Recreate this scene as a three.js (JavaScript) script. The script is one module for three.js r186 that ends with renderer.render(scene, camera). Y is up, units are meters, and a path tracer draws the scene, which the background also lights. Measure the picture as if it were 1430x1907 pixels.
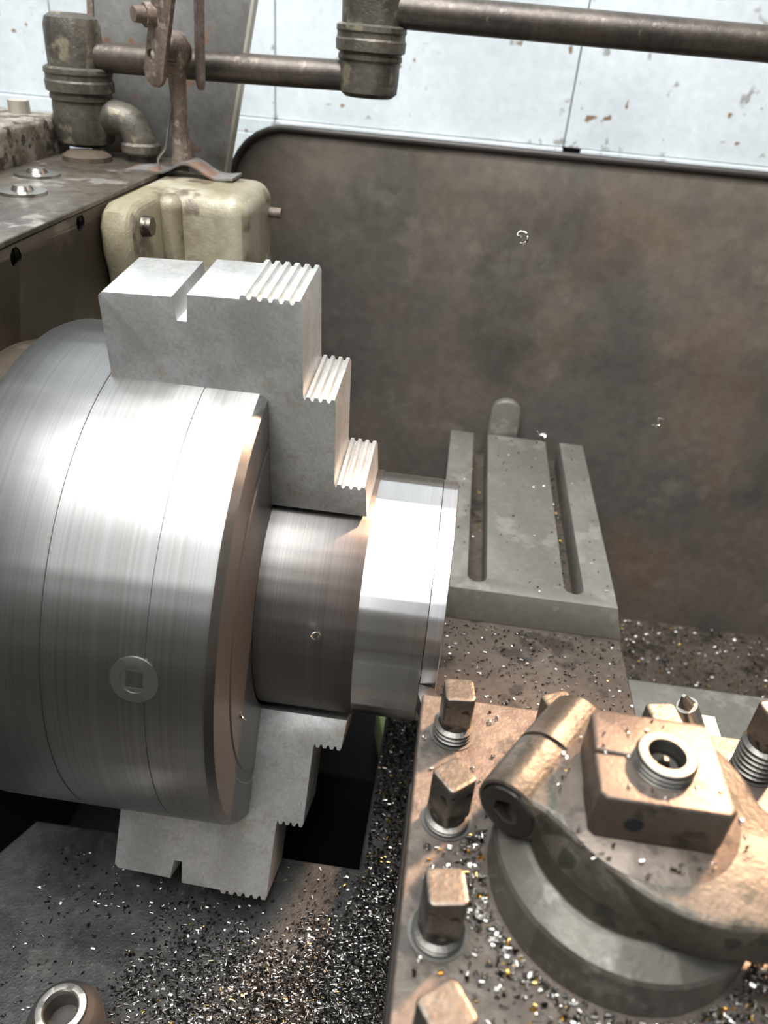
import * as THREE from 'three';
import { RectAreaLightUniformsLib } from 'three/addons/lights/RectAreaLightUniformsLib.js';
import { RoundedBoxGeometry } from 'three/addons/geometries/RoundedBoxGeometry.js';
import { mergeGeometries, toCreasedNormals } from 'three/addons/utils/BufferGeometryUtils.js';

RectAreaLightUniformsLib.init();
const scene = new THREE.Scene();
scene.background = new THREE.Color(0x000000);
const renderer = new THREE.WebGLRenderer();
renderer.toneMapping = THREE.LinearToneMapping;
renderer.toneMappingExposure = 0.8;
renderer.shadowMap.enabled = true;

// ---------------------------------------------------------------- camera
// origin: on the spindle axis. +x along the bed to the tailstock, +y up, +z to the operator
const camera = new THREE.PerspectiveCamera(2 * Math.atan(1907 / 2 / 1430) * 180 / Math.PI, 1430 / 1907, 0.02, 30);
{
  const m = new THREE.Matrix4().makeBasis(
    new THREE.Vector3(0.99028, 0.07453, -0.11742),
    new THREE.Vector3(-0.12599, 0.83831, -0.53044),
    new THREE.Vector3(0.0589, 0.54008, 0.83955));
  camera.quaternion.setFromRotationMatrix(m);
  camera.position.set(0, 0.33, 0.4126);
  camera.focus = 0.46;
  camera.userData.fStop = 9;
}
scene.add(camera);

// ---------------------------------------------------------------- lights of the workshop
// cool fluorescent panels on the ceiling and a warm machine lamp behind and right of the tool post
const CEIL = 2.3;
const PANELS = [[-0.3, 0.48, 1.7, 0.22, 46], [-0.3, 1.22, 1.3, 1.0, 9], [-0.3, -0.1, 1.2, 0.5, 9], [-0.9, 3.1, 1.6, 0.5, 9]];
const panelLights = [];
for (const [x, z, w, d, nits] of PANELS) {
  const l = new THREE.RectAreaLight(new THREE.Color(0.97, 0.99, 1.0), nits, w, d);
  l.position.set(x, CEIL - 0.075, z); l.lookAt(x, -5, z); l.name = 'ceiling_panel_light';
  scene.add(l); panelLights.push(l);
}
const LAMP = new THREE.Vector3(0.58, 0.88, -0.4), LAMP_AIM = new THREE.Vector3(0.12, 0.03, 0.21);
const warm = new THREE.SpotLight(new THREE.Color(1.0, 0.63, 0.41), 23, 0, 0.3, 0.75, 2);
warm.position.copy(LAMP).lerp(LAMP_AIM, 0.01); warm.target.position.copy(LAMP_AIM); warm.shadow.radius = 2.2; warm.castShadow = true; warm.name = 'machine_lamp_light';
scene.add(warm.target);
scene.add(warm);

// ---------------------------------------------------------------- helpers
let seed = 7;
const rnd = () => { seed = (seed * 1664525 + 1013904223) >>> 0; return seed / 4294967296; };
const rr = (a, b) => a + (b - a) * rnd();
const V3 = (x, y, z) => new THREE.Vector3(x, y, z);

const taken = new Map();
function numbered(n) { const k = taken.get(n) || 0; taken.set(n, k + 1); return k ? n + '_' + String(k).padStart(3, '0') : n; }
function merged(gs) {
  gs = (Array.isArray(gs) ? gs : [gs]).map(g => { const h = g.index ? g.toNonIndexed() : g; for (const k of Object.keys(h.attributes)) if (!['position', 'normal', 'uv'].includes(k)) h.deleteAttribute(k); return h; });
  return gs.length > 1 ? mergeGeometries(gs) : gs[0];
}
// uv in metres, projected along the main axis of each face
function boxUV(g) {
  g = g.index ? g.toNonIndexed() : g;
  const p = g.attributes.position, uv = new Float32Array(p.count * 2);
  const a = V3(), b = V3(), c = V3(), n = V3();
  for (let i = 0; i < p.count; i += 3) {
    a.fromBufferAttribute(p, i); b.fromBufferAttribute(p, i + 1); c.fromBufferAttribute(p, i + 2);
    n.copy(b).sub(a).cross(c.clone().sub(a));
    const ax = Math.abs(n.x), ay = Math.abs(n.y), az = Math.abs(n.z);
    [a, b, c].forEach((q, k) => {
      const [u, v] = ax > ay && ax > az ? [q.z, q.y] : ay > az ? [q.x, q.z] : [q.x, q.y];
      uv[(i + k) * 2] = u; uv[(i + k) * 2 + 1] = v;
    });
  }
  g.setAttribute('uv', new THREE.BufferAttribute(uv, 2));
  return g;
}
function obj(name, gs, mat, parent = scene, metric = true) {
  let g = merged(gs); if (metric) g = boxUV(g);
  const m = new THREE.Mesh(g, mat);
  m.name = parent === scene ? numbered(name) : name;
  m.castShadow = m.receiveShadow = true;
  parent.add(m); return m;
}
function tag(o, label, category, group, kind) {
  Object.assign(o.userData, { label, category });
  if (group) o.userData.group = group;
  if (kind) o.userData.kind = kind;
  return o;
}
function thing(name, label, category, pos = [0, 0, 0], group) {
  const o = new THREE.Group(); o.name = numbered(name); o.position.set(...pos);
  tag(o, label, category, group); scene.add(o); return o;
}
const off = (g, pos) => g.translate(-pos[0], -pos[1], -pos[2]);
const box = (x0, x1, y0, y1, z0, z1, r = 0.0015, s = 2) => {
  const g = r > 0 ? new RoundedBoxGeometry(x1 - x0, y1 - y0, z1 - z0, s, Math.min(r, (x1 - x0) / 2.01, (y1 - y0) / 2.01, (z1 - z0) / 2.01)) : new THREE.BoxGeometry(x1 - x0, y1 - y0, z1 - z0);
  return g.translate((x0 + x1) / 2, (y0 + y1) / 2, (z0 + z1) / 2);
};
const cyl = (r0, r1, h, n = 40) => new THREE.CylinderGeometry(r1, r0, h, n);       // r0 below, r1 above
// lathe about an axis: pts = [[radius, along], ...]
const lathe = (pts, n = 64, crease = 0.6) => toCreasedNormals(new THREE.LatheGeometry(pts.map(p => new THREE.Vector2(Math.max(p[0], 1e-5), p[1])), n), crease);
const latheX = (pts, n = 128, crease = 0.6) => lathe(pts, n, crease).rotateZ(-Math.PI / 2);
const tube = (pts, r, seg = 40, rad = 14, closed = false) => new THREE.TubeGeometry(new THREE.CatmullRomCurve3(pts.map(p => p.isVector3 ? p : V3(...p)), closed, 'centripetal'), seg, r, rad, closed);
function poly(pts, holes = []) {
  const s = new THREE.Shape(pts.map(p => new THREE.Vector2(p[0], p[1])));
  for (const h of holes) s.holes.push(new THREE.Path(h.map(p => new THREE.Vector2(p[0], p[1]))));
  return s;
}
const circ = (x, y, r, n = 32, a0 = 0) => Array.from({ length: n }, (_, i) => [x + r * Math.cos(a0 + i / n * 2 * Math.PI), y + r * Math.sin(a0 + i / n * 2 * Math.PI)]);
function ext(shape, depth, bevel = 0.001, seg = 2, curve = 12) {
  const g = new THREE.ExtrudeGeometry(shape, { depth: depth - 2 * bevel, bevelEnabled: bevel > 0, bevelSize: bevel, bevelThickness: bevel, bevelOffset: -bevel, bevelSegments: seg, curveSegments: curve });
  return toCreasedNormals(g.translate(0, 0, bevel), 0.6);
}
// outline in plan (x, z), extruded from y0 up to y1
const plan = (pts, y0, y1, bevel = 0.001, seg = 2, holes = []) => ext(poly(pts.map(p => [p[0], -p[1]]), holes.map(h => h.map(p => [p[0], -p[1]]))), y1 - y0, bevel, seg).rotateX(-Math.PI / 2).translate(0, y0, 0);
// outline in (z, y), extruded from x0 to x1
const side = (pts, x0, x1, bevel = 0.001, seg = 2, holes = []) => ext(poly(pts.map(p => [-p[0], p[1]]), holes.map(h => h.map(p => [-p[0], p[1]]))), x1 - x0, bevel, seg).rotateY(Math.PI / 2).translate(x0, 0, 0);
function roundRect(x0, x1, y0, y1, r, n = 8) {
  const out = [];
  for (const [cx, cy, a] of [[x1 - r, y1 - r, 0], [x0 + r, y1 - r, 90], [x0 + r, y0 + r, 180], [x1 - r, y0 + r, 270]])
    for (let i = 0; i <= n; i++) { const t = (a + 90 * i / n) * Math.PI / 180; out.push([cx + r * Math.cos(t), cy + r * Math.sin(t)]); }
  return out;
}

// ---------------------------------------------------------------- procedural textures
function hash(x, y, s) { let h = (x * 374761393 + y * 668265263 + s * 974634777) | 0; h = Math.imul(h ^ (h >>> 13), 1274126177); h ^= h >>> 16; return (h >>> 0) / 4294967296; }
function vnoise(u, v, px, py, s) {           // tiles after 1 in u and v; px, py cells
  const x = u * px, y = v * py, ix = Math.floor(x), iy = Math.floor(y); let fx = x - ix, fy = y - iy;
  fx = fx * fx * (3 - 2 * fx); fy = fy * fy * (3 - 2 * fy);
  const m = (a, n) => ((a % n) + n) % n;
  const a = hash(m(ix, px), m(iy, py), s), b = hash(m(ix + 1, px), m(iy, py), s), c = hash(m(ix, px), m(iy + 1, py), s), d = hash(m(ix + 1, px), m(iy + 1, py), s);
  return a + (b - a) * fx + (c - a) * fy + (a - b - c + d) * fx * fy;
}
function fbm(u, v, p, o, s, q = p) { let t = 0, w = 0.5, sum = 0; for (let i = 0; i < o; i++) { t += w * vnoise(u, v, p << i, q << i, s + i * 17); sum += w; w *= 0.55; } return t / sum; }
const sm = (a, b, x) => { x = Math.min(1, Math.max(0, (x - a) / (b - a))); return x * x * (3 - 2 * x); };
const mix3 = (a, b, t) => [a[0] + (b[0] - a[0]) * t, a[1] + (b[1] - a[1]) * t, a[2] + (b[2] - a[2]) * t];
function tex(w, h, fn, tile, srgb = true) {
  const d = new Uint8Array(w * h * 4);
  for (let j = 0; j < h; j++) for (let i = 0; i < w; i++) {
    let c = fn((i + 0.5) / w, (j + 0.5) / h); if (typeof c === 'number') c = [c, c, c];
    const k = (j * w + i) * 4; for (let q = 0; q < 3; q++) d[k + q] = Math.max(0, Math.min(255, c[q])); d[k + 3] = 255;
  }
  const t = new THREE.DataTexture(d, w, h, THREE.RGBAFormat);
  t.wrapS = t.wrapT = THREE.RepeatWrapping; t.magFilter = THREE.LinearFilter; t.minFilter = THREE.LinearFilter;
  if (srgb) t.colorSpace = THREE.SRGBColorSpace;
  if (tile) t.repeat.set(1 / (tile[0] || tile), 1 / (tile[1] || tile));
  t.needsUpdate = true; return t;
}
// oily metal: two tones in large blotches, a third in spots, fine grain
function grime(c0, c1, c2, s, tile, opt = {}) {
  const { p = 3, spot = 0.62, grain = 16, size = 512 } = opt;
  return tex(size, size, (u, v) => {
    const a = fbm(u, v, p, 5, s), b = fbm(u, v, p * 3, 4, s + 91), g = hash(Math.floor(u * size), Math.floor(v * size), s) - 0.5;
    let c = mix3(c0, c1, sm(0.35, 0.65, a)); c = mix3(c, c2, sm(spot, spot + 0.12, b));
    const k = g * grain + (fbm(u, v, 40, 2, s + 5) - 0.5) * grain * 1.6;
    return [c[0] + k, c[1] + k, c[2] + k];
  }, tile);
}
const grain = tex(512, 512, (u, v) => 255 * (0.6 * fbm(u, v, 48, 3, 3) + 0.4 * fbm(u, v, 8, 4, 9)), 0.06, false);
const roughVar = tex(256, 256, (u, v) => { const k = 130 + 110 * fbm(u, v, 6, 5, 21); return [k, k, k]; }, 0.12, false);
const M = (o) => new THREE.MeshPhysicalMaterial(o);

// turned surface: fine rings that run around the axis
const ringTex = (c0, c1, s, streak = 0.25) => { const t = tex(128, 1024, (u, v) => {
  const l = 0.55 * fbm(0.3, v, 1, 3, s, 24) + 0.45 * hash(7, Math.floor(v * 1024), s), q = fbm(u, v, 3, 3, s + 3, 90);
  return mix3(c0, c1, sm(0.15, 0.85, l * (1 - streak) + q * streak));
}); return t; };

const mat = {
  wallPaint: M({ roughness: 0.55, metalness: 0, map: tex(1024, 1024, (u, v) => {
    const a = fbm(u, v, 3, 5, 31), b = fbm(u, v, 14, 4, 47), f = fbm(u, v, 60, 3, 59), y = fbm(u, v, 6, 4, 77);
    let c = mix3([226, 233, 236], [209, 216, 219], sm(0.3, 0.75, a));
    c = mix3(c, [196, 186, 156], 0.75 * sm(0.66, 0.78, y) * sm(0.4, 0.6, f));
    c = mix3(c, [140, 138, 132], 0.8 * sm(0.70, 0.80, b) * sm(0.45, 0.62, f));
    c = mix3(c, [120, 92, 66], 0.85 * sm(0.80, 0.86, fbm(u, v, 28, 3, 83)));
    const k = (f - 0.5) * 16; return [c[0] + k, c[1] + k, c[2] + k];
  }, 0.55), bumpMap: grain, bumpScale: 0.0002 }),
  gap: M({ color: 0x15120f, roughness: 0.9 }),
guard: M({ metalness: 0.2, roughness: 0.6, map: tex(1024, 1024, (u, v) => {
    const a = fbm(u, v, 3, 6, 131), b = fbm(u, v, 6, 6, 147), f = fbm(u, v, 70, 3, 159), e = fbm(u, v, 5, 6, 171);
    let c = mix3([104, 99, 93], [128, 117, 105], sm(0.35, 0.68, a));
    c = mix3(c, [134, 110, 93], 0.55 * sm(0.5, 0.72, b));
    c = mix3(c, [84, 80, 75], 0.6 * sm(0.5, 0.75, e));
    c = mix3(c, [160, 150, 136], 0.35 * sm(0.66, 0.8, fbm(u, v, 14, 5, 201)));
    const k = (f - 0.5) * 22; return [c[0] + k, c[1] + k, c[2] + k];
  }, 0.62), bumpMap: grain, bumpScale: 0.0002 }),
  guardRim: M({ color: 0x3c3835, metalness: 0.4, roughness: 0.5 }),
  headstock: M({ metalness: 0.3, roughness: 0.55, map: grime([112, 98, 82], [98, 86, 72], [126, 112, 96], 301, 0.3, { grain: 8 }), bumpMap: grain, bumpScale: 0.00012 }),
  headTop: M({ metalness: 0.35, roughness: 0.5, roughnessMap: roughVar, map: grime([128, 119, 108], [100, 92, 82], [176, 170, 160], 331, 0.22, { grain: 26 }), bumpMap: grain, bumpScale: 0.0003 }),
  cover: M({ metalness: 0.1, roughness: 0.6, map: grime([172, 164, 150], [120, 110, 96], [84, 76, 66], 351, 0.12, { p: 4, spot: 0.55, grain: 30 }), bumpMap: grain, bumpScale: 0.0004 }),
  cream: M({ metalness: 0.1, roughness: 0.45, clearcoat: 0.15, clearcoatRoughness: 0.4, map: grime([186, 181, 160], [146, 136, 112], [112, 100, 84], 371, 0.2, { p: 3, spot: 0.58, grain: 12 }), bumpMap: grain, bumpScale: 0.0004 }),
  fitting: M({ metalness: 0.35, roughness: 0.5, map: grime([104, 97, 86], [74, 70, 64], [132, 125, 106], 401, 0.12, { p: 2, spot: 0.58, grain: 14 }), bumpMap: grain, bumpScale: 0.0004 }),
  pipe: M({ metalness: 0.55, roughness: 0.42, map: grime([86, 78, 71], [70, 64, 59], [112, 101, 92], 421, 0.12, { p: 4, spot: 0.66, grain: 12 }), bumpMap: grain, bumpScale: 0.00015 }),
  plate: M({ metalness: 0.2, roughness: 0.5, map: grime([146, 144, 139], [118, 116, 112], [140, 108, 90], 441, 0.2, { spot: 0.64, grain: 12 }), bumpMap: grain, bumpScale: 0.0002 }),
  plateEdge: M({ metalness: 0.5, roughness: 0.5, color: 0xb9b2a5 }),
  rusty: M({ metalness: 0.3, roughness: 0.6, map: grime([124, 108, 96], [106, 92, 82], [144, 134, 124], 461, 0.06, { grain: 20 }), bumpMap: grain, bumpScale: 0.0003 }),
  bright: M({ metalness: 1, roughness: 0.3, color: 0xb9b5ae }),
  bolt: M({ metalness: 0.9, roughness: 0.38, map: grime([168, 160, 148], [138, 128, 116], [92, 84, 74], 481, 0.05, { grain: 18 }), bumpMap: grain, bumpScale: 0.0002 }),
  thread: M({ metalness: 0.9, roughness: 0.44, color: 0x62605b }),
  chuck: M({ metalness: 1, roughness: 0.38, map: ringTex([136, 135, 132], [154, 154, 153], 501), anisotropy: 0.3, anisotropyRotation: Math.PI / 2 }),
  chuckPlug: M({ metalness: 1, roughness: 0.42, color: 0x8f8d89 }),
  chuckFace: M({ metalness: 1, roughness: 0.42, color: 0x8e8c89 }),
  jaw: M({ metalness: 0.85, roughness: 0.44, map: grime([214, 214, 212], [198, 198, 195], [204, 200, 190], 521, 0.06, { grain: 14 }) }),
  raw: M({ metalness: 0.9, roughness: 0.42, map: ringTex([102, 98, 95], [120, 116, 114], 541, 0.3) }),
  turned: M({ metalness: 1, roughness: 0.27, map: ringTex([206, 206, 206], [224, 224, 224], 561, 0.1), anisotropy: 0.4, anisotropyRotation: Math.PI / 2 }),
  turnedEnd: M({ metalness: 1, roughness: 0.3, map: ringTex([196, 196, 198], [216, 216, 218], 571, 0.1) }),
  groove: M({ metalness: 1, roughness: 0.5, color: 0x3a3634 }),
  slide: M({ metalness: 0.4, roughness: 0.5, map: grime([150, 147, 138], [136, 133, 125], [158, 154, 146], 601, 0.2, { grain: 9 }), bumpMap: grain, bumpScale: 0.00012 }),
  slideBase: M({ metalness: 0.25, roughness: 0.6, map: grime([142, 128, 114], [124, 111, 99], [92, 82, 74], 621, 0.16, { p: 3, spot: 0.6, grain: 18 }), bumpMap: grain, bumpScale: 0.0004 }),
  saddle: M({ metalness: 0.3, roughness: 0.5, map: grime([104, 103, 100], [86, 85, 83], [118, 116, 112], 641, 0.2, { p: 5, spot: 0.62, grain: 22 }), bumpMap: grain, bumpScale: 0.0005 }),
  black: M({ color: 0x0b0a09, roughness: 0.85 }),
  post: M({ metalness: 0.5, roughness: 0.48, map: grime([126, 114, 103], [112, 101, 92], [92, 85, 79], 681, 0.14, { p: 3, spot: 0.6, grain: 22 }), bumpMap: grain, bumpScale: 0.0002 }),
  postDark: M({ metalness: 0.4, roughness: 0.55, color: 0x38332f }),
  disk: M({ metalness: 0.6, roughness: 0.46, map: grime([128, 124, 116], [108, 104, 96], [142, 138, 130], 701, 0.12, { grain: 10 }), bumpMap: grain, bumpScale: 0.00012 }),
  lever: M({ metalness: 0.5, roughness: 0.46, map: grime([150, 139, 124], [126, 118, 104], [104, 102, 90], 721, 0.07, { p: 3, spot: 0.62, grain: 16 }), bumpMap: grain, bumpScale: 0.00028 }),
  nut: M({ metalness: 0.55, roughness: 0.46, map: grime([182, 164, 148], [170, 152, 136], [140, 126, 116], 741, 0.08, { grain: 12 }), bumpMap: grain, bumpScale: 0.00015 }),
  blackSteel: M({ metalness: 0.6, roughness: 0.45, color: 0x34312e }),
  capSteel: M({ metalness: 0.8, roughness: 0.42, color: 0x6a6763 }),
  tool: M({ metalness: 0.9, roughness: 0.35, color: 0x55534f }),
  chip: M({ metalness: 1, roughness: 0.28, color: 0xd8d4cc }),
  chipDark: M({ metalness: 1, roughness: 0.35, color: 0x5d564f }),
  chipGold: M({ metalness: 1, roughness: 0.3, color: 0xd8a648 }),
  green: M({ roughness: 0.6, color: 0xb7c58c }),
  roomWall: M({ roughness: 0.9, color: 0x6b675f }),
  roomFloor: M({ roughness: 0.8, color: 0x3f3b36 }),
  ceilingPaint: M({ roughness: 0.9, color: 0x77746c }),
  panelGlow: M({ color: 0x222222, roughness: 0.6, emissive: new THREE.Color(0.97, 0.99, 1.0), emissiveIntensity: 12 }),
  lampGlow: M({ color: 0x222222, roughness: 0.6, emissive: new THREE.Color(1.0, 0.63, 0.41), emissiveIntensity: 8 }),
  fixture: M({ color: 0xc8c8c4, roughness: 0.6 }),
  lampShell: M({ color: 0x2f3a34, roughness: 0.5, metalness: 0.4 }),
};

// base tone of each finish
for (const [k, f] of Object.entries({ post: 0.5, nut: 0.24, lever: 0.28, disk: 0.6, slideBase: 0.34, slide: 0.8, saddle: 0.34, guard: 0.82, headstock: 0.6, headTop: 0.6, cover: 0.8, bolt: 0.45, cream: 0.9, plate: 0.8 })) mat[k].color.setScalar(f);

// ---------------------------------------------------------------- the workshop shell
function struct(name, gs, m) { const o = obj(name, gs, m); o.userData.kind = 'structure'; return o; }
const FLOOR = -1.05, ZB = -0.8;
struct('floor', box(-3.2, 3.4, FLOOR - 0.1, FLOOR, -1.0, 4.6, 0), mat.roomFloor);
struct('ceiling', box(-3.2, 3.4, CEIL, CEIL + 0.1, -1.0, 4.6, 0), mat.ceilingPaint);
struct('wall_left', box(-3.2, -3.1, FLOOR, CEIL, -1.0, 4.6, 0), mat.roomWall);
struct('wall_right', box(3.3, 3.4, FLOOR, CEIL, -1.0, 4.6, 0), mat.roomWall);
struct('wall_front', box(-3.2, 3.4, FLOOR, CEIL, 4.5, 4.6, 0), mat.roomWall);
{
  const w = new THREE.Group(); w.name = 'wall_back'; w.userData.kind = 'structure'; scene.add(w);
  obj('backing', box(-3.2, 3.4, FLOOR, CEIL, -0.95, ZB - 0.012, 0), mat.gap, w);
  const xs = [-3.1, -1.5, -1.02, -0.612, -0.292, 0.122, 0.6, 1.4, 3.3], g = 0.0009;
  for (let i = 0; i + 1 < xs.length; i++) {
    const dz = [0.001, 0, 0.0015, 0.0005, 0.001, 0, 0.0012, 0][i];
    obj('panel', box(xs[i] + g, xs[i + 1] - g, 0.1955, CEIL, ZB - 0.012, ZB + dz, 0.0012), mat.wallPaint, w);
    const a = xs[i] === 0.122 ? 0.024 : 0;           // the open notch beside the joint
    obj('panel', box(xs[i] + g, xs[i + 1] - g, FLOOR, 0.1745, ZB - 0.012, ZB + 0.005 + dz, 0.0012), mat.wallPaint, w);
    obj('lower_strip', box(xs[i] + g + a, xs[i + 1] - g, 0.175, 0.1943, ZB - 0.012, ZB + 0.004 + dz, 0.0015), mat.wallPaint, w);
  }
}
PANELS.forEach(([x, z, w, d], i) => {
  const t = thing('ceiling_light_panel', ['narrow bright ceiling light strip right above the lathe', 'wide white ceiling light panel above the operator', 'white ceiling light panel over the splash guard', 'long white ceiling light panel behind the operator'][i], 'ceiling light', [x, CEIL, z]);
  obj('housing', box(-w / 2 - 0.03, w / 2 + 0.03, -0.06, 0, -d / 2 - 0.03, d / 2 + 0.03, 0.004), mat.fixture, t);
  obj('diffuser', box(-w / 2, w / 2, -0.07, -0.06, -d / 2, d / 2, 0.002), mat.panelGlow, t);
});
{
  const t = thing('machine_lamp', 'small dark machine lamp on a bent arm right of the tool post', 'lamp', [LAMP.x, LAMP.y, LAMP.z]);
  const q = new THREE.Quaternion().setFromUnitVectors(V3(0, -1, 0), LAMP_AIM.clone().sub(LAMP).normalize());
  const aim = g => g.applyQuaternion(q);
  obj('shade', aim(lathe([[0.105, 0.0], [0.1, 0.05], [0.06, 0.11], [0.03, 0.13], [0, 0.13], [0.027, 0.126], [0.056, 0.107], [0.096, 0.048], [0.101, 0.0], [0.105, 0.0]].map(([r, y]) => [r, y]), 40)), mat.lampShell, t);
  obj('lamp_glass', aim(box(-0.065, 0.065, 0.012, 0.016, -0.065, 0.065, 0.001)), mat.lampGlow, t);
  obj('arm', tube([[0.07, 0.1, -0.05], [0.3, 0.25, -0.1], [0.5, -0.2, -0.15], [0.5, -1.08, -0.15]], 0.011, 30, 10), mat.lampShell, t);
}

// ---------------------------------------------------------------- headstock
{
  const t = thing('headstock', 'oily brown machined headstock end with two threaded holes', 'headstock', [-0.6, 0, 0]);
  const P = [-0.6, 0, 0], TOP = 0.2025;
  obj('body', off(merged([box(-0.95, -0.292, -0.14, TOP - 0.003, -0.36, 0.07, 0), box(-0.95, -0.2695, TOP - 0.004, TOP, -0.36, 0.07, 0.0012)]), P), mat.headTop, t);
  const holes = [[-0.0377, 0.190 - 0.0], [-0.1261, 0.1923]];
  obj('end_face', off(side([[0.07, -0.14], [0.07, TOP - 0.004], [-0.36, TOP - 0.004], [-0.36, -0.14]], -0.292, -0.27, 0.0015, 2, holes.map(([z, y]) => circ(z, y, 0.0078, 24))), P), mat.headstock, t);
  for (const [z, y] of holes) {
    const ridges = []; for (let i = 0; i <= 12; i++) ridges.push([i % 2 ? 0.0066 : 0.0077, -0.022 + i * 0.0017]);
    obj('threaded_hole', off(latheX([[0, -0.0215], ...ridges], 24, 0.2).translate(-0.2708, y, z), P), mat.postDark, t);
  }
  obj('spindle_boss', off(latheX([[0, -0.275], [0.141, -0.275], [0.143, -0.273], [0.143, -0.256], [0.14, -0.253], [0, -0.253]], 96), P), mat.headstock, t);
  // raised cover with rounded corner at the far left
  const cv = obj('cover', off(side(roundRect(-0.345, 0.07, 0.18, 0.2345, 0.012), -0.9, -0.378, 0.006, 4), P), mat.cover, t);
  obj('cover_plug', off(cyl(0.009, 0.009, 0.012, 6).translate(-0.405, 0.239, -0.31), P), mat.plateEdge, t);
  for (const [x, z, s] of [[-0.347, -0.218, 1], [-0.324, -0.152, 0.95]]) {
    const b = obj('bolt_head', off(lathe([[0, 0.006], [0.006, 0.0055], [0.008, 0.003], [0.0082, 0.0022], [0.0175, 0.002], [0.018, 0.0005], [0.018, -0.002]].map(([r, y]) => [r * s, y]), 32).translate(x, TOP, z), P), mat.bright, t);
  }
  obj('oil_cap', off(lathe([[0, 0.008], [0.016, 0.007], [0.021, 0.004], [0.022, -0.002]], 32).translate(-0.345, TOP, -0.305), P), mat.headstock, t);
}
// cream cast box bolted to the headstock end
{
  const P = [-0.2, 0.1, -0.27];
  const t = thing('gear_cover', 'cream painted cast cover box, stained and chipped, bolted beside headstock', 'cover', P);
  const fl = [[-0.31, 0.03], [-0.31, 0.2], [-0.168, 0.2], [-0.156, 0.195], [-0.150, 0.185], [-0.150, 0.165], [-0.155, 0.15], [-0.157, 0.13], [-0.150, 0.112], [-0.13, 0.098], [-0.1, 0.09], [-0.1, 0.03]];
  obj('flange', off(side(fl, -0.27, -0.243, 0.008, 5), P), mat.cream, t);
  obj('box', off(box(-0.262, -0.176, 0.0, 0.2005, -0.315, -0.2165, 0.016, 6), P), mat.cream, t);
  obj('fillet', off(box(-0.25, -0.228, 0.0, 0.1985, -0.31, -0.208, 0.010, 5), P), mat.cream, t);
  const hx = new THREE.CylinderGeometry(0.0075, 0.0082, 0.007, 6).rotateZ(-Math.PI / 2).translate(-0.239, 0.1835, -0.171);
  obj('bolt_head', off(hx, P), mat.bolt, t);
  obj('side_pin', off(cyl(0.0045, 0.0045, 0.014, 12).rotateZ(Math.PI / 2).translate(-0.172, 0.176, -0.295), P), mat.rusty, t);
}
// ---------------------------------------------------------------- hanger rod and strap on the cast box
{
  const P = [-0.2535, 0.2005, -0.295];
  const t = thing('hanger_rod', 'rusty upright rod with eye end on a bent foot strip', 'rod', P);
  const prof = [], under = [];
  for (let i = 0; i <= 24; i++) { const x = -0.05 + i * 0.1 / 24, y = 0.0005 + 0.009 * Math.exp(-(((x - 0.008) / 0.018) ** 2)) + 0.0012 * Math.sin(x * 150); prof.push([x, y + 0.0022]); under.unshift([x, y]); }
  obj('foot_strip', ext(poly([...prof, ...under]), 0.03, 0.0005).translate(0, 0, -0.012), mat.plate, t);
  obj('rod', lathe([[0.010, 0.008], [0.0085, 0.014], [0.0072, 0.03], [0.0068, 0.06], [0.0075, 0.078], [0.0095, 0.086]], 20), mat.rusty, t);
  obj('eye', mergeGeometries([new THREE.SphereGeometry(0.0125, 20, 14).scale(1, 1.15, 0.85).translate(0.001, 0.094, 0).toNonIndexed()]), mat.rusty, t);
  obj('wire', tube([[-0.016, 0.004, 0.012], [-0.017, 0.012, 0.013], [-0.010, 0.022, 0.012], [-0.007, 0.04, 0.008], [-0.004, 0.056, 0.006]], 0.0012, 24, 8), mat.bright, t);
}
{
  const P = [-0.25, 0.285, -0.29];
  const t = thing('clevis_strap', 'brown rusted clevis strap with bolt gripping the rod eye', 'strap', P);
  const arm = (wid, lean) => [...Array.from({ length: 13 }, (_, i) => { const a = Math.PI + Math.PI * i / 12; return [wid * Math.cos(a), wid * Math.sin(a)]; }), [wid + lean * 0.11, 0.11], [-wid + lean * 0.11, 0.11]];
  const turn = g => g.rotateY(-0.55);
  obj('strap_plate', turn(ext(poly(arm(0.0125, 0.33), [circ(-0.002, 0.010, 0.0045, 16)]), 0.004, 0.0006)).translate(-0.012, -0.004, 0.016), mat.rusty, t);
  obj('strap_plate', turn(ext(poly(arm(0.0115, 0.18)), 0.004, 0.0006)).rotateY(-0.5).translate(0.018, -0.006, -0.006), mat.rusty, t);
  const b = new THREE.CylinderGeometry(0.0085, 0.0085, 0.008, 6).rotateX(Math.PI / 2).rotateY(-0.75).translate(-0.0135, 0.033, 0.022);
  const e = new THREE.CylinderGeometry(0.0055, 0.006, 0.01, 14).rotateX(Math.PI / 2).rotateY(-0.75).translate(-0.0185, 0.033, 0.028);
  obj('bolt_head', [b, e], mat.rusty, t);
}
// steel upright plate behind the pipe
{
  const P = [-0.3, 0.2, -0.375];
  const t = thing('support_plate', 'wide dull grey steel upright plate leaning behind the thin pipe', 'plate', P);
  const pl = [[-0.386, 0.02], [-0.3475, 0.43], [-0.186, 0.43], [-0.272, 0.02]];
  obj('plate', off(ext(poly(pl), 0.006, 0.0008).translate(0, 0, -0.378), P), mat.plate, t);
  obj('edge_strip', off(ext(poly([[-0.2745, 0.02], [-0.1885, 0.43], [-0.185, 0.43], [-0.271, 0.02]]), 0.012, 0.0006).translate(0, 0, -0.378), P), mat.plateEdge, t);
  obj('edge_strip', off(ext(poly([[-0.3875, 0.02], [-0.3495, 0.43], [-0.3435, 0.43], [-0.3815, 0.02]]), 0.008, 0.0006).translate(0, 0, -0.378), P), mat.rusty, t);
}
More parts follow.
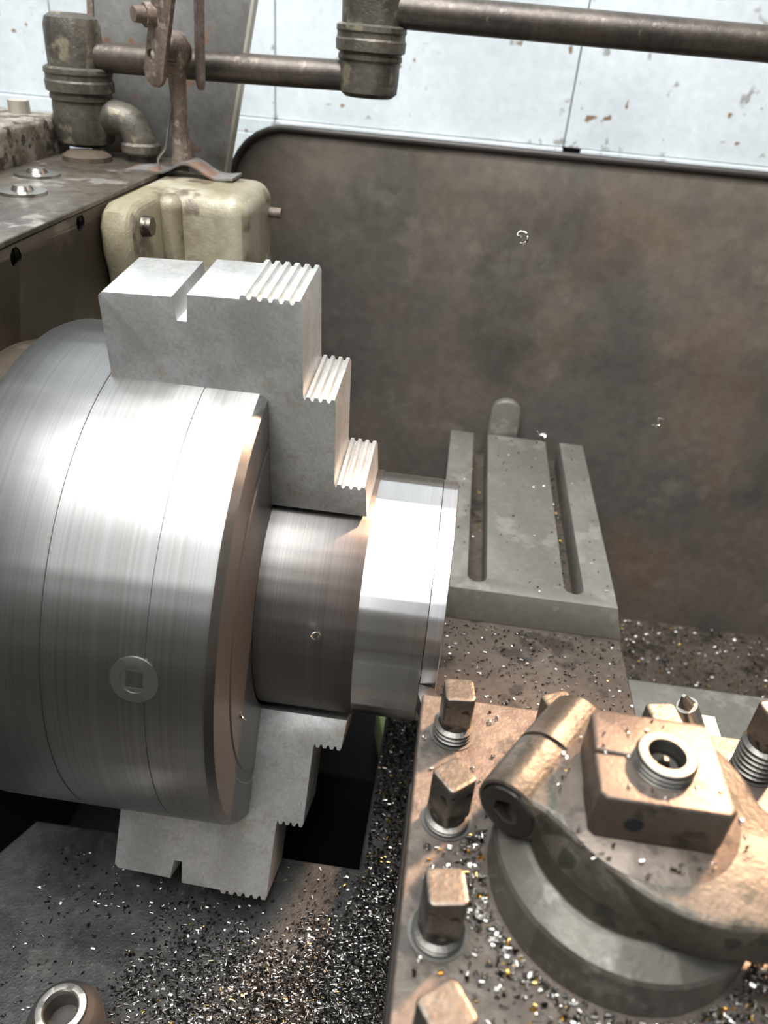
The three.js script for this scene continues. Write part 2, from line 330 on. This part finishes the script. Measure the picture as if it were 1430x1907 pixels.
// ---------------------------------------------------------------- coolant pipe with two swivel joints
{
  const ZP = -0.33, P = [-0.304, 0.2025, ZP];
  const t = thing('coolant_pipe', 'dark oily coolant pipe with two swivel elbow joints', 'pipe', P);
  const at = (g, x, y) => off(g.translate(x, y, ZP), P);
  const collar = [[0.0262, -0.001], [0.029, 0.0005], [0.0295, 0.008], [0.0285, 0.0095], [0.0282, 0.013], [0.0292, 0.0145], [0.029, 0.018], [0.0265, 0.0195]];
  // swivel over the headstock
  obj('swivel_lower', at(lathe([[0, -0.052], [0.017, -0.0515], [0.024, -0.048], [0.0262, -0.04], [0.0258, -0.02], [0.0245, -0.006], [0.0255, 0], [0, 0]], 36), -0.3555, 0.262), mat.fitting, t);
  obj('union_nut', at(lathe([[0, -0.0075], [0.024, -0.0075], [0.0268, -0.006], [0.0268, -0.003], [0.0262, -0.002], ...collar, [0, 0.0195]], 36, 0.3), -0.3555, 0.2545), mat.fitting, t);
  obj('swivel_upper', at(lathe([[0, 0.046], [0.016, 0.0455], [0.0215, 0.042], [0.0235, 0.036], [0.0238, 0.018], [0.0235, 0], [0, 0]], 36), -0.3565, 0.268), mat.fitting, t);
  obj('elbow', off(tube([[-0.345, 0.231, ZP], [-0.328, 0.236, ZP], [-0.312, 0.232, ZP], [-0.305, 0.219, ZP], [-0.304, 0.212, ZP]], 0.0145, 24, 18), P), mat.fitting, t);
  obj('elbow_collar', at(lathe([[0, -0.004], [0.016, -0.004], [0.0175, -0.002], [0.0175, 0.004], [0.015, 0.006], [0, 0.006]], 24), -0.304, 0.212), mat.fitting, t);
  obj('nipple', at(cyl(0.013, 0.013, 0.02, 20), -0.304, 0.2035), mat.pipe, t);
  obj('lower_pipe', off(tube([[-0.345, 0.2825, ZP], [-0.24, 0.2835, ZP], [-0.11, 0.286, ZP]], 0.0117, 12, 20), P), mat.pipe, t);
  // swivel in mid air
  const X2 = -0.0975;
  obj('swivel_lower', at(lathe([[0, -0.032], [0.02, -0.0315], [0.0245, -0.028], [0.0253, -0.015], [0.0256, 0], [0, 0]], 36), X2, 0.303), mat.fitting, t);
  obj('union_nut', at(lathe([[0, 0], [0.026, 0], [0.027, 0.0015], [0.027, 0.004], [0.0262, 0.005], ...collar.map(([r, y]) => [r, y + 0.007]), [0, 0.0265]], 36, 0.3), X2, 0.298), mat.fitting, t);
  obj('swivel_upper', at(lathe([[0, 0.05], [0.02, 0.0495], [0.024, 0.045], [0.0252, 0.02], [0.025, 0], [0, 0]], 36), X2, 0.3235), mat.fitting, t);
  obj('upper_pipe', off(tube([[X2 + 0.01, 0.3355, ZP], [0.1, 0.335, ZP], [0.9, 0.334, ZP]], 0.0128, 12, 20), P), mat.pipe, t);
}

// ---------------------------------------------------------------- chip tray and splash guard
const ZG = -0.47, TRAY = -0.365;
{
  const t = thing('splash_guard', 'tall dark stained sheet metal splash guard with rounded corner', 'guard', [0.3, TRAY, ZG]);
  const x0 = -0.262, x1 = 1.3, y0 = TRAY, y1 = 0.2235, r = 0.062, out = [[x0, y0], [x1, y0], [x1, y1]];
  const rim = [V3(x1, y1, ZG)];
  for (let i = 0; i <= 14; i++) { const a = Math.PI / 2 + Math.PI / 2 * i / 14; out.push([x0 + r + r * Math.cos(a), y1 - r + r * Math.sin(a)]); rim.push(V3(x0 + r + r * Math.cos(a), y1 - r + r * Math.sin(a), ZG)); }
  rim.push(V3(x0, y0 + 0.01, ZG));
  obj('sheet', off(ext(poly(out), 0.003, 0.0005).translate(0, 0, ZG - 0.003), [0.3, TRAY, ZG]), mat.guard, t);
  const path = new THREE.CurvePath(); for (let i = 0; i + 1 < rim.length; i++) path.add(new THREE.LineCurve3(rim[i], rim[i + 1]));
  obj('rolled_rim', off(new THREE.TubeGeometry(path, 160, 0.0042, 10), [0.3, TRAY, ZG]), mat.guardRim, t);
}
{
  const t = thing('chip_tray', 'dark chip tray under the rear of the carriage', 'tray', [0.3, TRAY, -0.2]);
  obj('tray_floor', off(box(-0.24, 1.3, TRAY - 0.02, TRAY, -0.53, -0.302, 0), [0.3, TRAY, -0.2]), mat.slideBase, t);
}
{
  const t = thing('lathe_bed', 'oily lathe bed down in the carriage gap, its shade painted in as black', 'bed', [0.2, -0.6, 0.2]);
  obj('bed_casting', off(box(-1.4, 1.3, -0.9, -0.42, -0.3, 0.5, 0), [0.2, -0.6, 0.2]), mat.black, t);  // near-black colour holds the shade of the gap as well as oil
  obj('headstock_foot', off(box(-0.95, -0.34, -0.42, -0.141, -0.3, 0.06, 0.003), [0.2, -0.6, 0.2]), mat.black, t);  // black here stands in for the shade below the headstock
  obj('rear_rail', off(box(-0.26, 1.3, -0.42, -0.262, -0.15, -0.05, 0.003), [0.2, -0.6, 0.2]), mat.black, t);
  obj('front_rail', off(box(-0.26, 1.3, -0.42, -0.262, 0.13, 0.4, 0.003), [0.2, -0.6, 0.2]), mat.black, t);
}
// ---------------------------------------------------------------- saddle, cross slide, compound
const SAD = -0.2;
{
  const P = [0.1, SAD - 0.06, 0.2];
  const t = thing('carriage_saddle', 'dark grey oily carriage saddle under the chuck and tool post', 'saddle', P);
  obj('left_wing', off(plan([[-0.281, 0.111], [-0.266, 0.078], [-0.0185, 0.077], [-0.0155, -0.1], [0.06, -0.1], [0.06, 0.6], [-0.281, 0.6]], SAD - 0.06, SAD, 0.003, 3), P), mat.saddle, t);
  obj('green_lug', off(plan([[-0.026, -0.098], [-0.008, -0.09], [-0.008, -0.066], [-0.016, -0.058]], SAD - 0.055, SAD - 0.015, 0.003), P), mat.green, t);
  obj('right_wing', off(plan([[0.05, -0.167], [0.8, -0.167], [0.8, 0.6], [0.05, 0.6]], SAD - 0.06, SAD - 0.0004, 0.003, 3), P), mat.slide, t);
}
{
  const P = [0.096, SAD, -0.05];
  const t = thing('cross_slide', 'grey cross slide with raised rear block and two long slots', 'cross slide', P);
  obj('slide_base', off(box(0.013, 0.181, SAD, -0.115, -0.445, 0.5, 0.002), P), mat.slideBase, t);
  const zf = -0.122, zr = -0.425, slotPts = (xc, w, z0) => { const o = [[xc + w, zr - 0.0]]; for (let i = 0; i <= 10; i++) { const a = i / 10 * Math.PI; o.push([xc + w * Math.cos(a), z0 - w + w * Math.sin(a)]); } o.push([xc - w, zr]); return o; };
  const top = [[0.013, zf], [0.013, zr], ...slotPts(0.049, 0.0085, -0.132).reverse(), ...slotPts(0.1345, 0.0085, -0.1325).reverse(), [0.1705, zr], [0.1705, zf]];
  obj('slotted_top', off(plan(top, -0.1135, -0.08, 0.0008), P), mat.slide, t);
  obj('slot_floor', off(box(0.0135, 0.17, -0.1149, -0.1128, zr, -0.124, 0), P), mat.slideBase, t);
  obj('side_flare', off(ext(poly([[0.165, -0.1149], [0.1808, -0.1149], [0.1707, -0.0815], [0.165, -0.0815]]), 0.3, 0.0005).translate(0, 0, zr + 0.001), P), mat.slide, t);
  // front face: flares a little at its foot
  obj('front_face', off(ext(poly([[0.013, -0.1148], [0.1808, -0.1148], [0.1705, -0.0802], [0.013, -0.0802]]), 0.004, 0.0008).translate(0, 0, zf - 0.002), P), mat.slide, t);
}
{
  const P = [0.0735, -0.115, -0.434];
  const t = obj('stop_bar', off(ext(poly([[0.057, -0.115], [0.0925, -0.115], [0.0925, -0.055], ...Array.from({ length: 9 }, (_, i) => { const a = i / 8 * Math.PI; return [0.0748 + 0.0178 * Math.cos(a), -0.053 + 0.0165 * Math.sin(a)]; }), [0.057, -0.055]]), 0.012, 0.002, 3).translate(0, 0, -0.441), P), mat.slide);
  t.position.set(...P);
  tag(t, 'round topped grey steel bar standing behind the left slot', 'stop bar');
}
{
  const P = [0.096, -0.115, 0.3];
  const t = thing('compound_slide', 'dark compound slide under the tool post', 'slide', P);
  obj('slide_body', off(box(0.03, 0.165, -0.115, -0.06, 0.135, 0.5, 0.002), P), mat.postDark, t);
}

// ---------------------------------------------------------------- chuck with three stepped jaws
{
  const t = thing('lathe_chuck', 'large grey steel three jaw lathe chuck', 'chuck');
  const R = 0.16, pts = [[0.0, -0.2535], [0.12, -0.2535], [0.148, -0.243], [0.154, -0.241], [0.1585, -0.2385], [R, -0.234]];
  for (const [x, d] of [[-0.182, 0.0006], [-0.1285, 0.0005]]) pts.push([R, x - 0.0006], [R - d, x - 0.0004], [R - d, x + 0.0004], [R, x + 0.0006]);
  pts.push([R, -0.0985], [R - 0.0015, -0.0955], [R - 0.003, -0.0942]);
  obj('body', latheX(pts, 160, 0.45), mat.chuck, t, false);
  obj('front_face', latheX([[R - 0.003, -0.0942], [0.135, -0.094], [0.134, -0.0948], [0.128, -0.0948], [0.127, -0.094], [0.085, -0.094], [0.085, -0.11], [0, -0.11]], 128, 0.3), mat.chuckFace, t, false);
  const teeth = (x0, x1, r, n) => { const o = []; const w = (x1 - x0) / n; for (let i = 0; i < n; i++) { const a = x0 + i * w; o.push([a + w * 0.1, r - 0.0022], [a + w * 0.3, r], [a + w * 0.72, r], [a + w * 0.92, r - 0.0022]); } return o; };
  const prof = [[-0.181, 0.1], [-0.181, 0.2035], [-0.1785, 0.206], [-0.142, 0.2075], [-0.1405, 0.195], [-0.1355, 0.195], [-0.134, 0.2095], ...teeth(-0.108, -0.075, 0.2125, 6), [-0.0748, 0.160], ...teeth(-0.0746, -0.0565, 0.1595, 4), [-0.0565, 0.105], ...teeth(-0.0562, -0.0375, 0.1045, 4), [-0.0365, 0.0835], [-0.0955, 0.0835], [-0.0955, 0.1]];
  const jg = boxUV(ext(poly(prof), 0.052, 0.0006, 2).translate(0, 0, -0.026));
  const groove = boxUV(merged([-1, 1].map(s => box(-0.178, -0.1, 0.178, 0.182, s * 0.0262 - 0.0006, s * 0.0262 + 0.0006, 0))));
  for (const phi of [85, -60, -172]) {
    const j = new THREE.Mesh(jg, mat.jaw); j.name = 'jaw'; j.castShadow = j.receiveShadow = true; t.add(j);
    j.rotation.x = (90 - phi) * Math.PI / 180;
    j.userData.label = 'stepped jaw with ribbed steps';
  }
  {      // pinion socket in the rim
    const phi = 17, c = Math.PI / 180, k = obj('key_socket', merged([lathe([[0.0125, -0.004], [0.0125, 0.0002], [0.012, 0.0003], [0.0072, 0.0003], [0.0072, -0.004]], 32, 0.3), ext(poly(circ(0, 0, 0.0076, 32), [circ(0, 0, 0.0062, 4, Math.PI / 4)]), 0.004, 0.0002).rotateX(-Math.PI / 2).translate(0, -0.004, 0)]), mat.chuckPlug, t);
    k.rotation.x = (90 - phi) * c; k.position.set(-0.134, Math.sin(phi * c) * 0.16, Math.cos(phi * c) * 0.16);
  }
}
{
  const t = thing('steel_workpiece', 'thick round steel bar with bright turned end in the chuck', 'workpiece');
  const rw = 0.0822;
  obj('raw_section', latheX([[0, -0.1095], [rw + 0.0008, -0.1095], [rw + 0.0008, -0.0345], [rw + 0.0004, -0.0338], [0, -0.0338]], 128), mat.raw, t, false).userData.label = 'dark unturned length of the bar';
  obj('turned_section', latheX([[0, -0.0338], [rw - 0.0003, -0.0338], [rw - 0.0003, 0.0066], [0, 0.0066]], 160), mat.turned, t, false).userData.label = 'mirror bright turned band';
  obj('groove', latheX([[0, 0.0066], [rw - 0.0014, 0.0066], [rw - 0.0014, 0.0071], [0, 0.0071]], 128), mat.groove, t, false);
  obj('turned_end', latheX([[0, 0.0071], [rw - 0.0009, 0.0071], [rw - 0.0009, 0.0162], [rw - 0.0015, 0.0168], [0, 0.0168]], 160), mat.turnedEnd, t, false);
}

// ---------------------------------------------------------------- tool post with square headed screws
const PT = 0.04;
{
  const P = [0.096, -0.06, 0.219];
  const t = thing('tool_post', 'square four way tool post with brown oily top', 'tool post', P);
  const x0 = 0.008, x1 = 0.186, z0 = 0.128, z1 = 0.31;
  obj('top_plate', off(box(x0, x1, 0.013, PT, z0, z1, 0.0015, 3), P), mat.post, t);
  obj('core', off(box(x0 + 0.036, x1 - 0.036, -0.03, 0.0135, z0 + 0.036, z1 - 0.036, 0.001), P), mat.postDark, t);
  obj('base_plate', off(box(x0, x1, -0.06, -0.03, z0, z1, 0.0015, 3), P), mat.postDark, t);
  const screw = (x, z, top, thr, turn, s = 1) => {
    const g = new THREE.Group(); g.name = 'clamp_screw'; t.add(g); g.position.set(x - P[0], PT - P[1], z - P[2]); g.rotation.y = turn;
    const n = Math.max(2, Math.round(thr / 0.0028)), pr = [[0, 0]];
    pr.push([0.0112, 0], [0.0112, 0.0006]);
    for (let i = 0; i < n; i++) { const y = 0.0006 + i * thr / n, p = thr / n; pr.push([0.0086, y], [0.0086, y + p * 0.15], [0.0098, y + p * 0.45], [0.0098, y + p * 0.65], [0.0086, y + p * 0.95]); }
    pr.push([0.0078, thr + 0.001], [0.0074, thr + 0.004], [0, thr + 0.004]);
    obj('thread', lathe(pr.map(([r, y]) => [r * s, y]), 28, 0.3), mat.thread, g);
    const h = top - thr - 0.002, w = 0.0072 * s;
    obj('square_head', ext(poly(roundRect(-w, w, -w, w, 0.0026 * s, 5)), h, 0.0016, 4).rotateX(-Math.PI / 2).translate(0, thr + 0.002, 0), mat.bolt, g);
  };
  screw(0.0245, 0.1515, 0.030, 0.0075, 0.12);
  screw(0.0240, 0.2000, 0.030, 0.0035, 0.72);
  screw(0.0230, 0.2500, 0.031, 0.0045, 0.18, 1.03);
  screw(0.0240, 0.2960, 0.042, 0.0100, 0.62, 1.03);
  screw(0.0715, 0.1500, 0.029, 0.0050, 0.45);
  screw(0.1190, 0.1500, 0.031, 0.0060, 0.2);
  screw(0.1690, 0.1470, 0.040, 0.0180, 0.3);
}
// cutting tools held in the post
{
  const t = thing('turning_tool', 'dark steel turning tool touching the turned bar', 'cutting tool', [0.021, -0.0305, 0.16]);
  obj('shank', box(-0.009, 0.011, 0.0, 0.022, -0.055, 0.075, 0.001), mat.tool, t);
  obj('tip', plan([[-0.009, -0.054], [0.008, -0.054], [-0.006, -0.077], [-0.0145, -0.0785], [-0.0145, -0.07]], 0.018, 0.0305, 0.0008), mat.tool, t);
}
{
  const t = thing('boring_bar', 'bright steel tool with a round tipped bar behind the post', 'cutting tool', [0.165, -0.0305, 0.13]);
  obj('shank', off(box(0.158, 0.1795, -0.0305, 0.004, 0.078, 0.185, 0.001), [0.165, -0.0305, 0.13]), mat.bright, t);
  const A = V3(0.166, 0.002, 0.094), B = V3(0.1505, 0.031, 0.0955), ax = B.clone().sub(A), L = ax.length();
  const q = new THREE.Quaternion().setFromUnitVectors(V3(0, 1, 0), ax.normalize());
  const b = new THREE.CylinderGeometry(0.0058, 0.0058, L - 0.006, 20).translate(0, (L - 0.006) / 2, 0), c = new THREE.CylinderGeometry(0.0014, 0.005, 0.008, 4).translate(0, L - 0.002, 0);
  obj('round_bar', off(merged([b, c]).applyQuaternion(q).translate(A.x, A.y, A.z), [0.165, -0.0305, 0.13]), mat.bright, t);
}
// ---------------------------------------------------------------- clamping collar, lever, square nut
const CX = 0.094, CZ = 0.2165;
{
  const t = obj('clamping_collar', lathe([[0, 0], [0.0515, 0], [0.0522, 0.001], [0.0522, 0.0195], [0.0512, 0.0215], [0.043, 0.0268], [0.041, 0.0272], [0, 0.0272]], 96, 0.35), mat.disk);
  t.position.set(CX, PT, CZ);
  tag(t, 'thick grey round steel collar under the clamp lever', 'collar');
}
{
  const P = [CX, PT + 0.0272, CZ], y0 = 0, y1 = 0.0235;
  const t = thing('clamp_lever', 'worn cast clamp lever with split boss around the stud', 'lever', P);
  const o = [], a0 = 205, R = 0.041;
  // plan outline, local x / z
  const pts = [[-0.048, 0.006], [-0.040, 0.010], [-0.033, 0.016], [-0.0265, 0.0225], [-0.0175, 0.030], [-0.007, 0.0375], [0.006, 0.0435], [0.018, 0.0455], [0.033, 0.0445], [0.055, 0.0455], [0.1, 0.053], [0.18, 0.07],
    [0.188, 0.035], [0.11, 0.015], [0.062, 0.004], [0.046, -0.006], [0.043, -0.018], [0.035, -0.032], [0.022, -0.041], [0.006, -0.045], [-0.012, -0.046], [-0.030, -0.04], [-0.044, -0.02], [-0.05, -0.004]];
  const curve = new THREE.CatmullRomCurve3(pts.map(p => V3(p[0], 0, p[1])), true, 'centripetal').getPoints(110).slice(0, -1).map(p => [p.x, p.z]);
  obj('lever_body', plan(curve, y0 + 0.0015, y1, 0.0042, 5), mat.lever, t);
  obj('hub_skirt', lathe([[0, 0], [0.0402, 0], [0.041, 0.002], [0.0395, 0.010], [0.036, 0.019], [0.033, 0.0225], [0, 0.0225]], 64), mat.lever, t);
  obj('spot_face', lathe([[0, y1], [0, y1 + 0.0003], [0.0335, y1 + 0.0003], [0.034, y1]].slice(1), 64), mat.nut, t);
  // split boss with its socket screw, axis across the left of the hub
  const u = V3(0.53, 0, -0.848), foot = V3(-0.034, 0.0115, -0.0215);
  const q = new THREE.Quaternion().setFromUnitVectors(V3(0, 1, 0), u);
  const place = g => g.applyQuaternion(q).translate(foot.x, foot.y, foot.z);
  const half = (s) => lathe(s < 0 ? [[0, -0.0235], [0.0116, -0.0235], [0.0116, -0.0296], [0.0124, -0.0302], [0.0134, -0.0295], [0.0138, -0.0275], [0.0139, -0.02], [0.0141, -0.0012], [0, -0.0012]] : [[0, 0.0012], [0.0141, 0.0012], [0.0138, 0.02], [0.0132, 0.03], [0.010, 0.0325], [0, 0.0325]], 40);
  obj('boss', place(half(-1)), mat.lever, t); obj('boss', place(half(1)), mat.lever, t);
  obj('boss_gap', place(cyl(0.0126, 0.0126, 0.0026, 30)), mat.black, t);
  const head = ext(poly(circ(0, 0, 0.0112, 40), [circ(0, 0, 0.0056, 6)]), 0.009, 0.0008).rotateX(Math.PI / 2);   // faces -y after placing
  const s = obj('socket_screw', place(merged([head.translate(0, -0.0226, 0), cyl(0.006, 0.006, 0.002, 6).translate(0, -0.0245, 0)])), mat.blackSteel, t);
  s.userData.label = 'black hex socket screw head';
}
{
  const yb = PT + 0.0272 + 0.0243, h = 0.0215, P = [0.0935, yb, 0.2155];
  const t = thing('square_nut', 'split square clamp nut with brown top beside the lever boss', 'nut', P);
  // square outline with a saw slit from its left side to the stud
  const sq = [[-0.0235, 0.0008], [-0.0235, 0.0178], [-0.0212, 0.0200], [0.0205, 0.0205], [0.0232, 0.018], [0.0222, -0.0178], [0.0198, -0.0205], [-0.0195, -0.0205], [-0.0225, -0.018], [-0.023, -0.0008], [-0.010, -0.0004], [-0.010, 0.0004]].reverse();
  const body = obj('block', plan(sq, 0, h, 0.0013, 3, [circ(0.0005, 0.003, 0.0096, 32)]), mat.nut, t);
  const hole = new THREE.CylinderGeometry(0.0034, 0.0034, 0.0016, 20).rotateX(Math.PI / 2).translate(-0.0095, 0.0095, 0.0198);
  obj('set_screw_hole', hole, mat.black, t);
}
{
  const P = [0.094, PT + 0.0272 + 0.0245, 0.2185];
  const pr = [[0.0095, 0]]; for (let i = 0; i < 4; i++) { const y = 0.0185 + i * 0.002; pr.push([0.0098, y], [0.0109, y + 0.0007], [0.0109, y + 0.0012], [0.0098, y + 0.0018]); }
  pr.push([0.0106, 0.0264], [0.0102, 0.0275], [0.0098, 0.0278], [0.0068, 0.0278], [0.0064, 0.0272], [0.006, 0.016], [0, 0.016]);
  const t = thing('hollow_stud', 'threaded hollow stud standing out of the square nut', 'stud', P);
  obj('threaded_sleeve', lathe(pr, 48, 0.3), mat.thread, t);
  obj('inner_screw', merged([lathe([[0.0058, 0.016], [0.0054, 0.0215], [0.0026, 0.0215], [0.002, 0.017], [0, 0.017]], 24, 0.3), new RoundedBoxGeometry(0.002, 0.0022, 0.003, 2, 0.0004).translate(0.001, 0.0225, -0.002)]), mat.thread, t);
}
// round cap standing on the saddle
{
  const t = thing('round_cap', 'round steel cap with hollow top standing among chips on the saddle', 'cap', [-0.1712, SAD, 0.2185]);
  obj('body', lathe([[0.0195, 0], [0.0212, 0.008], [0.0215, 0.026], [0.0205, 0.035], [0.0175, 0.042], [0.0145, 0.0452], [0.0095, 0.0446], [0.0092, 0.03], [0, 0.03]], 56, 0.5), mat.capSteel, t);
  obj('rim_ring', lathe([[0.0094, 0.043], [0.0094, 0.0462], [0.0102, 0.047], [0.0136, 0.0466], [0.0146, 0.045]], 56, 0.4), mat.bright, t);
  obj('recess', lathe([[0.0093, 0.0305], [0, 0.0308]], 40), mat.postDark, t);
}

// ---------------------------------------------------------------- chips
function chipGeo(r, arc, w, th, pitch = 0, seg = 7) {
  const pos = [], idx = [];
  for (let i = 0; i <= seg; i++) {
    const a = i / seg * arc, c = Math.cos(a), s = Math.sin(a), k = pitch * i / seg, ww = w * (0.75 + 0.25 * Math.sin(i * 2.1));
    for (const [rr_, z] of [[r, -ww], [r, ww], [r - th, ww], [r - th, -ww]]) pos.push(rr_ * c, rr_ * s, z + k);
    if (i) { const b = (i - 1) * 4; for (let q = 0; q < 4; q++) { const q2 = (q + 1) % 4; idx.push(b + q, b + 4 + q, b + q2, b + q2, b + 4 + q, b + 4 + q2); } }
  }
  const e = seg * 4; idx.push(0, 1, 2, 0, 2, 3, e, e + 2, e + 1, e, e + 3, e + 2);
  const g = new THREE.BufferGeometry(); g.setAttribute('position', new THREE.Float32BufferAttribute(pos, 3)); g.setIndex(idx);
  const n = g.toNonIndexed(); n.computeVertexNormals(); n.setAttribute('uv', new THREE.Float32BufferAttribute(new Float32Array(n.attributes.position.count * 2), 2));
  n.computeBoundingBox(); const c = n.boundingBox.getCenter(V3()); n.translate(-c.x, -c.y, -c.z); return n;
}
const CH = [chipGeo(0.0013, 2.6, 0.0007, 0.0003), chipGeo(0.0011, 4.6, 0.0005, 0.0003, 0.0009, 10), chipGeo(0.0028, 0.9, 0.0006, 0.0004), chipGeo(0.0008, 3.4, 0.0010, 0.0003)];
// loose chips that can be told apart: one object each
const CAP = new THREE.Vector2(-0.1712, 0.2185);
function looseChip(x, y, z, label, group, sc = 1) {
  sc *= 1.12;
  const k = rnd(), m = new THREE.Mesh(CH[Math.floor(rnd() * 4)], k < 0.08 ? mat.chipGold : k < 0.32 ? mat.chipDark : mat.chip);
  m.name = numbered('metal_chip'); m.castShadow = m.receiveShadow = true;
  m.rotation.set(Math.PI / 2 * (rnd() < 0.75 ? 1 : 0) + rr(-0.35, 0.35), rr(0, 6.28), rr(0, 6.28)); m.scale.setScalar(sc * rr(0.75, 1.15));
  m.position.set(x, y + 0.0009 * m.scale.x, z); const look = k < 0.08 ? 'gold tinted' : k < 0.32 ? 'dark brown' : 'bright silver'; tag(m, look + ' ' + label, 'chip', look + ' ' + group); scene.add(m);
}
const onPost = (x, z) => x > 0.010 && x < 0.184 && z > 0.13 && z < 0.305 && Math.hypot(x - CX, z - CZ) > 0.0545 && [[0.0245, 0.1515], [0.024, 0.2], [0.023, 0.25], [0.024, 0.296], [0.0715, 0.15], [0.119, 0.15], [0.169, 0.147]].every(([a, b]) => Math.hypot(x - a, z - b) > 0.0125);
let left = 225;
while (left) {
  const x = rr(0.011, 0.182), z = rr(0.131, 0.287);
  if (!onPost(x, z)) continue;
  const near = Math.exp(-Math.max(0, Math.hypot(x - CX, z - CZ) - 0.054) / 0.011) * sm(0.17, 0.24, z) + 0.10;
  if (rnd() > near) continue;
  looseChip(x, PT, z, 'steel chip lying on the brown tool post top', 'chips on the tool post'); left--;
}
for (let i = 0; i < 46; i++) {
  const a = rr(0, 6.28), d = Math.sqrt(rr(0.35, 1)) * 0.037, x = CX + d * Math.cos(a), z = CZ + d * Math.sin(a);
  if (Math.abs(x - 0.0935) < 0.026 && Math.abs(z - 0.2155) < 0.0235) { i--; continue; }
  looseChip(x, PT + 0.0272 + 0.0236 + (Math.hypot(x - CX, z - CZ) < 0.034 ? 0.0008 : 0), z, 'steel chip lying on the cast clamp lever', 'chips on the clamp lever', 0.8);
}
for (let i = 0; i < 16; i++) {
  const x = 0.0935 + rr(-0.02, 0.02), z = 0.2155 + rr(-0.018, 0.018);
  if (Math.hypot(x - 0.094, z - 0.2185) < 0.012) { i--; continue; }
  looseChip(x, PT + 0.0272 + 0.0243 + 0.0215, z, 'steel chip lying on the square nut top', 'chips on the square nut', 0.6);
}
for (const [x, y, z, s, l] of [
  [0.036, 0.222, -0.09, 2.6, 'long curled chip flying in front of the splash guard top'],
  [0.155, 0.10, -0.11, 2.0, 'bright curled chip flying right of the slotted block'],
  [0.088, 0.04, -0.19, 2.6, 'blurred pale chip flying above the slotted block'],
  [-0.096, -0.018, 0.108, 2.6, 'pale chip flying in front of the chuck face'],
  [-0.0555, 0.03, 0.085, 1.8, 'tiny curled chip flying in front of the dark bar']]) {
  const m = obj('flying_chip', [chipGeo(0.0012, 7.5, 0.0005, 0.0003, 0.004, 18)], mat.chip, scene, false);
  m.position.set(x, y, z); m.rotation.set(rr(0, 3), rr(0, 3), rr(0, 3)); m.scale.setScalar(s); tag(m, l, 'chip');
}
// swarf nobody could count: one instanced object for each patch
function swarf(name, label, n, where, sc = 1, dark = 0.35, gold = 0.01) {
  sc *= 1.25;
  const pts = []; let guard = 0;
  while (pts.length < n && guard++ < n * 60) { const p = where(); if (p) pts.push(p); }
  const group = new THREE.InstancedMesh(CH[0], M({ metalness: 1, roughness: 0.3, color: 0xffffff }), pts.length);
  const q = new THREE.Quaternion(), e = new THREE.Euler(), mm = new THREE.Matrix4(), c = new THREE.Color();
  pts.forEach((p, i) => {
    e.set(Math.PI / 2 * (rnd() < 0.7 ? 1 : 0) + rr(-0.5, 0.5), rr(0, 6.28), rr(0, 6.28)); q.setFromEuler(e);
    const s = sc * rr(0.6, 1.15); mm.compose(V3(p[0], p[1] + 0.0009 * s, p[2]), q, V3(s * rr(0.45, 0.65), s * 0.6, s * rr(1.1, 2.1))); group.setMatrixAt(i, mm);
    const k = rnd(); if (k < dark) c.setRGB(0.07, 0.065, 0.06); else if (k < dark + gold) c.setRGB(0.6, 0.4, 0.12); else { const v = rr(0.28, 0.66); c.setRGB(v, v * 0.97, v * 0.92); }
    group.setColorAt(i, c);
  });
  group.name = numbered(name); group.castShadow = group.receiveShadow = true;
  tag(group, label, 'swarf', null, 'stuff'); scene.add(group); return group;
}
swarf('saddle_swarf', 'dense litter of small steel chips over the dark saddle', 22000, () => {
  const x = rr(-0.24, 0.012), z = rr(0.083, 0.3);
  if (Math.hypot(x - CAP.x, z - CAP.y) < 0.0225) return null;
  const dns = sm(-0.21, -0.04, x + (z - 0.2) * 0.9 + 0.06 * (fbm(x * 3 + 0.7, z * 3, 4, 3, 900) - 0.5) * 4) * sm(0.10, 0.15, z + Math.max(0, x + 0.07) * 0.9) + 0.02;
  if (rnd() > dns) return null;
  const heap = 0.005 * sm(0.45, 0.95, dns) * rnd() + 0.014 * sm(-0.05, 0.01, x) * rnd();
  return [x, SAD + heap, z];
}, 0.92, 0.62);
swarf('post_swarf', 'fine chips gathered in the dark oil around the collar foot', 900, () => {
  const a = rr(0.15, 3.4), d = 0.0535 + 0.03 * rnd() * rnd(), x = CX + d * Math.cos(a), z = CZ + d * Math.sin(a);
  return onPost(x, z) ? [x, PT, z] : null;
}, 0.85, 0.45, 0.05);
swarf('strip_swarf', 'brown chips lying on the strip beside the carriage gap', 1300, () => { const z = rr(-0.09, 0.1); const x = rr(-0.0145, 0.0125); return [x, SAD + 0.004 * rnd(), z]; }, 1.0, 0.8, 0.06);
swarf('tray_swarf', 'scattered gold and silver chips in the tray below the splash guard', 1600, () => { const x = rr(0.17, 0.62), z = rr(-0.465, -0.31); return [x, TRAY + 0.004 * rnd(), z]; }, 1.25, 0.4, 0.14);
swarf('slide_swarf', 'chips scattered over the brown cross slide in front of the slotted block', 1100, () => { const x = rr(0.015, 0.179), z = -0.115 + 0.235 * Math.pow(rnd(), 1.2); return [x, -0.115, z]; }, 0.9, 0.4);
swarf('block_swarf', 'few bright chips on the slotted rear block top', 70, () => { const x = rr(0.018, 0.168), z = rr(-0.42, -0.126); if (Math.abs(x - 0.049) < 0.01 || Math.abs(x - 0.1345) < 0.01) return null; return [x, -0.08, z]; }, 0.9, 0.1);
swarf('slot_swarf', 'gold and silver chips caught in the slots of the rear block', 150, () => { const r = rnd() < 0.25; return [(r ? 0.049 : 0.1345) + rr(-0.006, 0.006), -0.1128, rr(-0.4, -0.14)]; }, 0.9, 0.2, 0.3);

renderer.render(scene, camera);
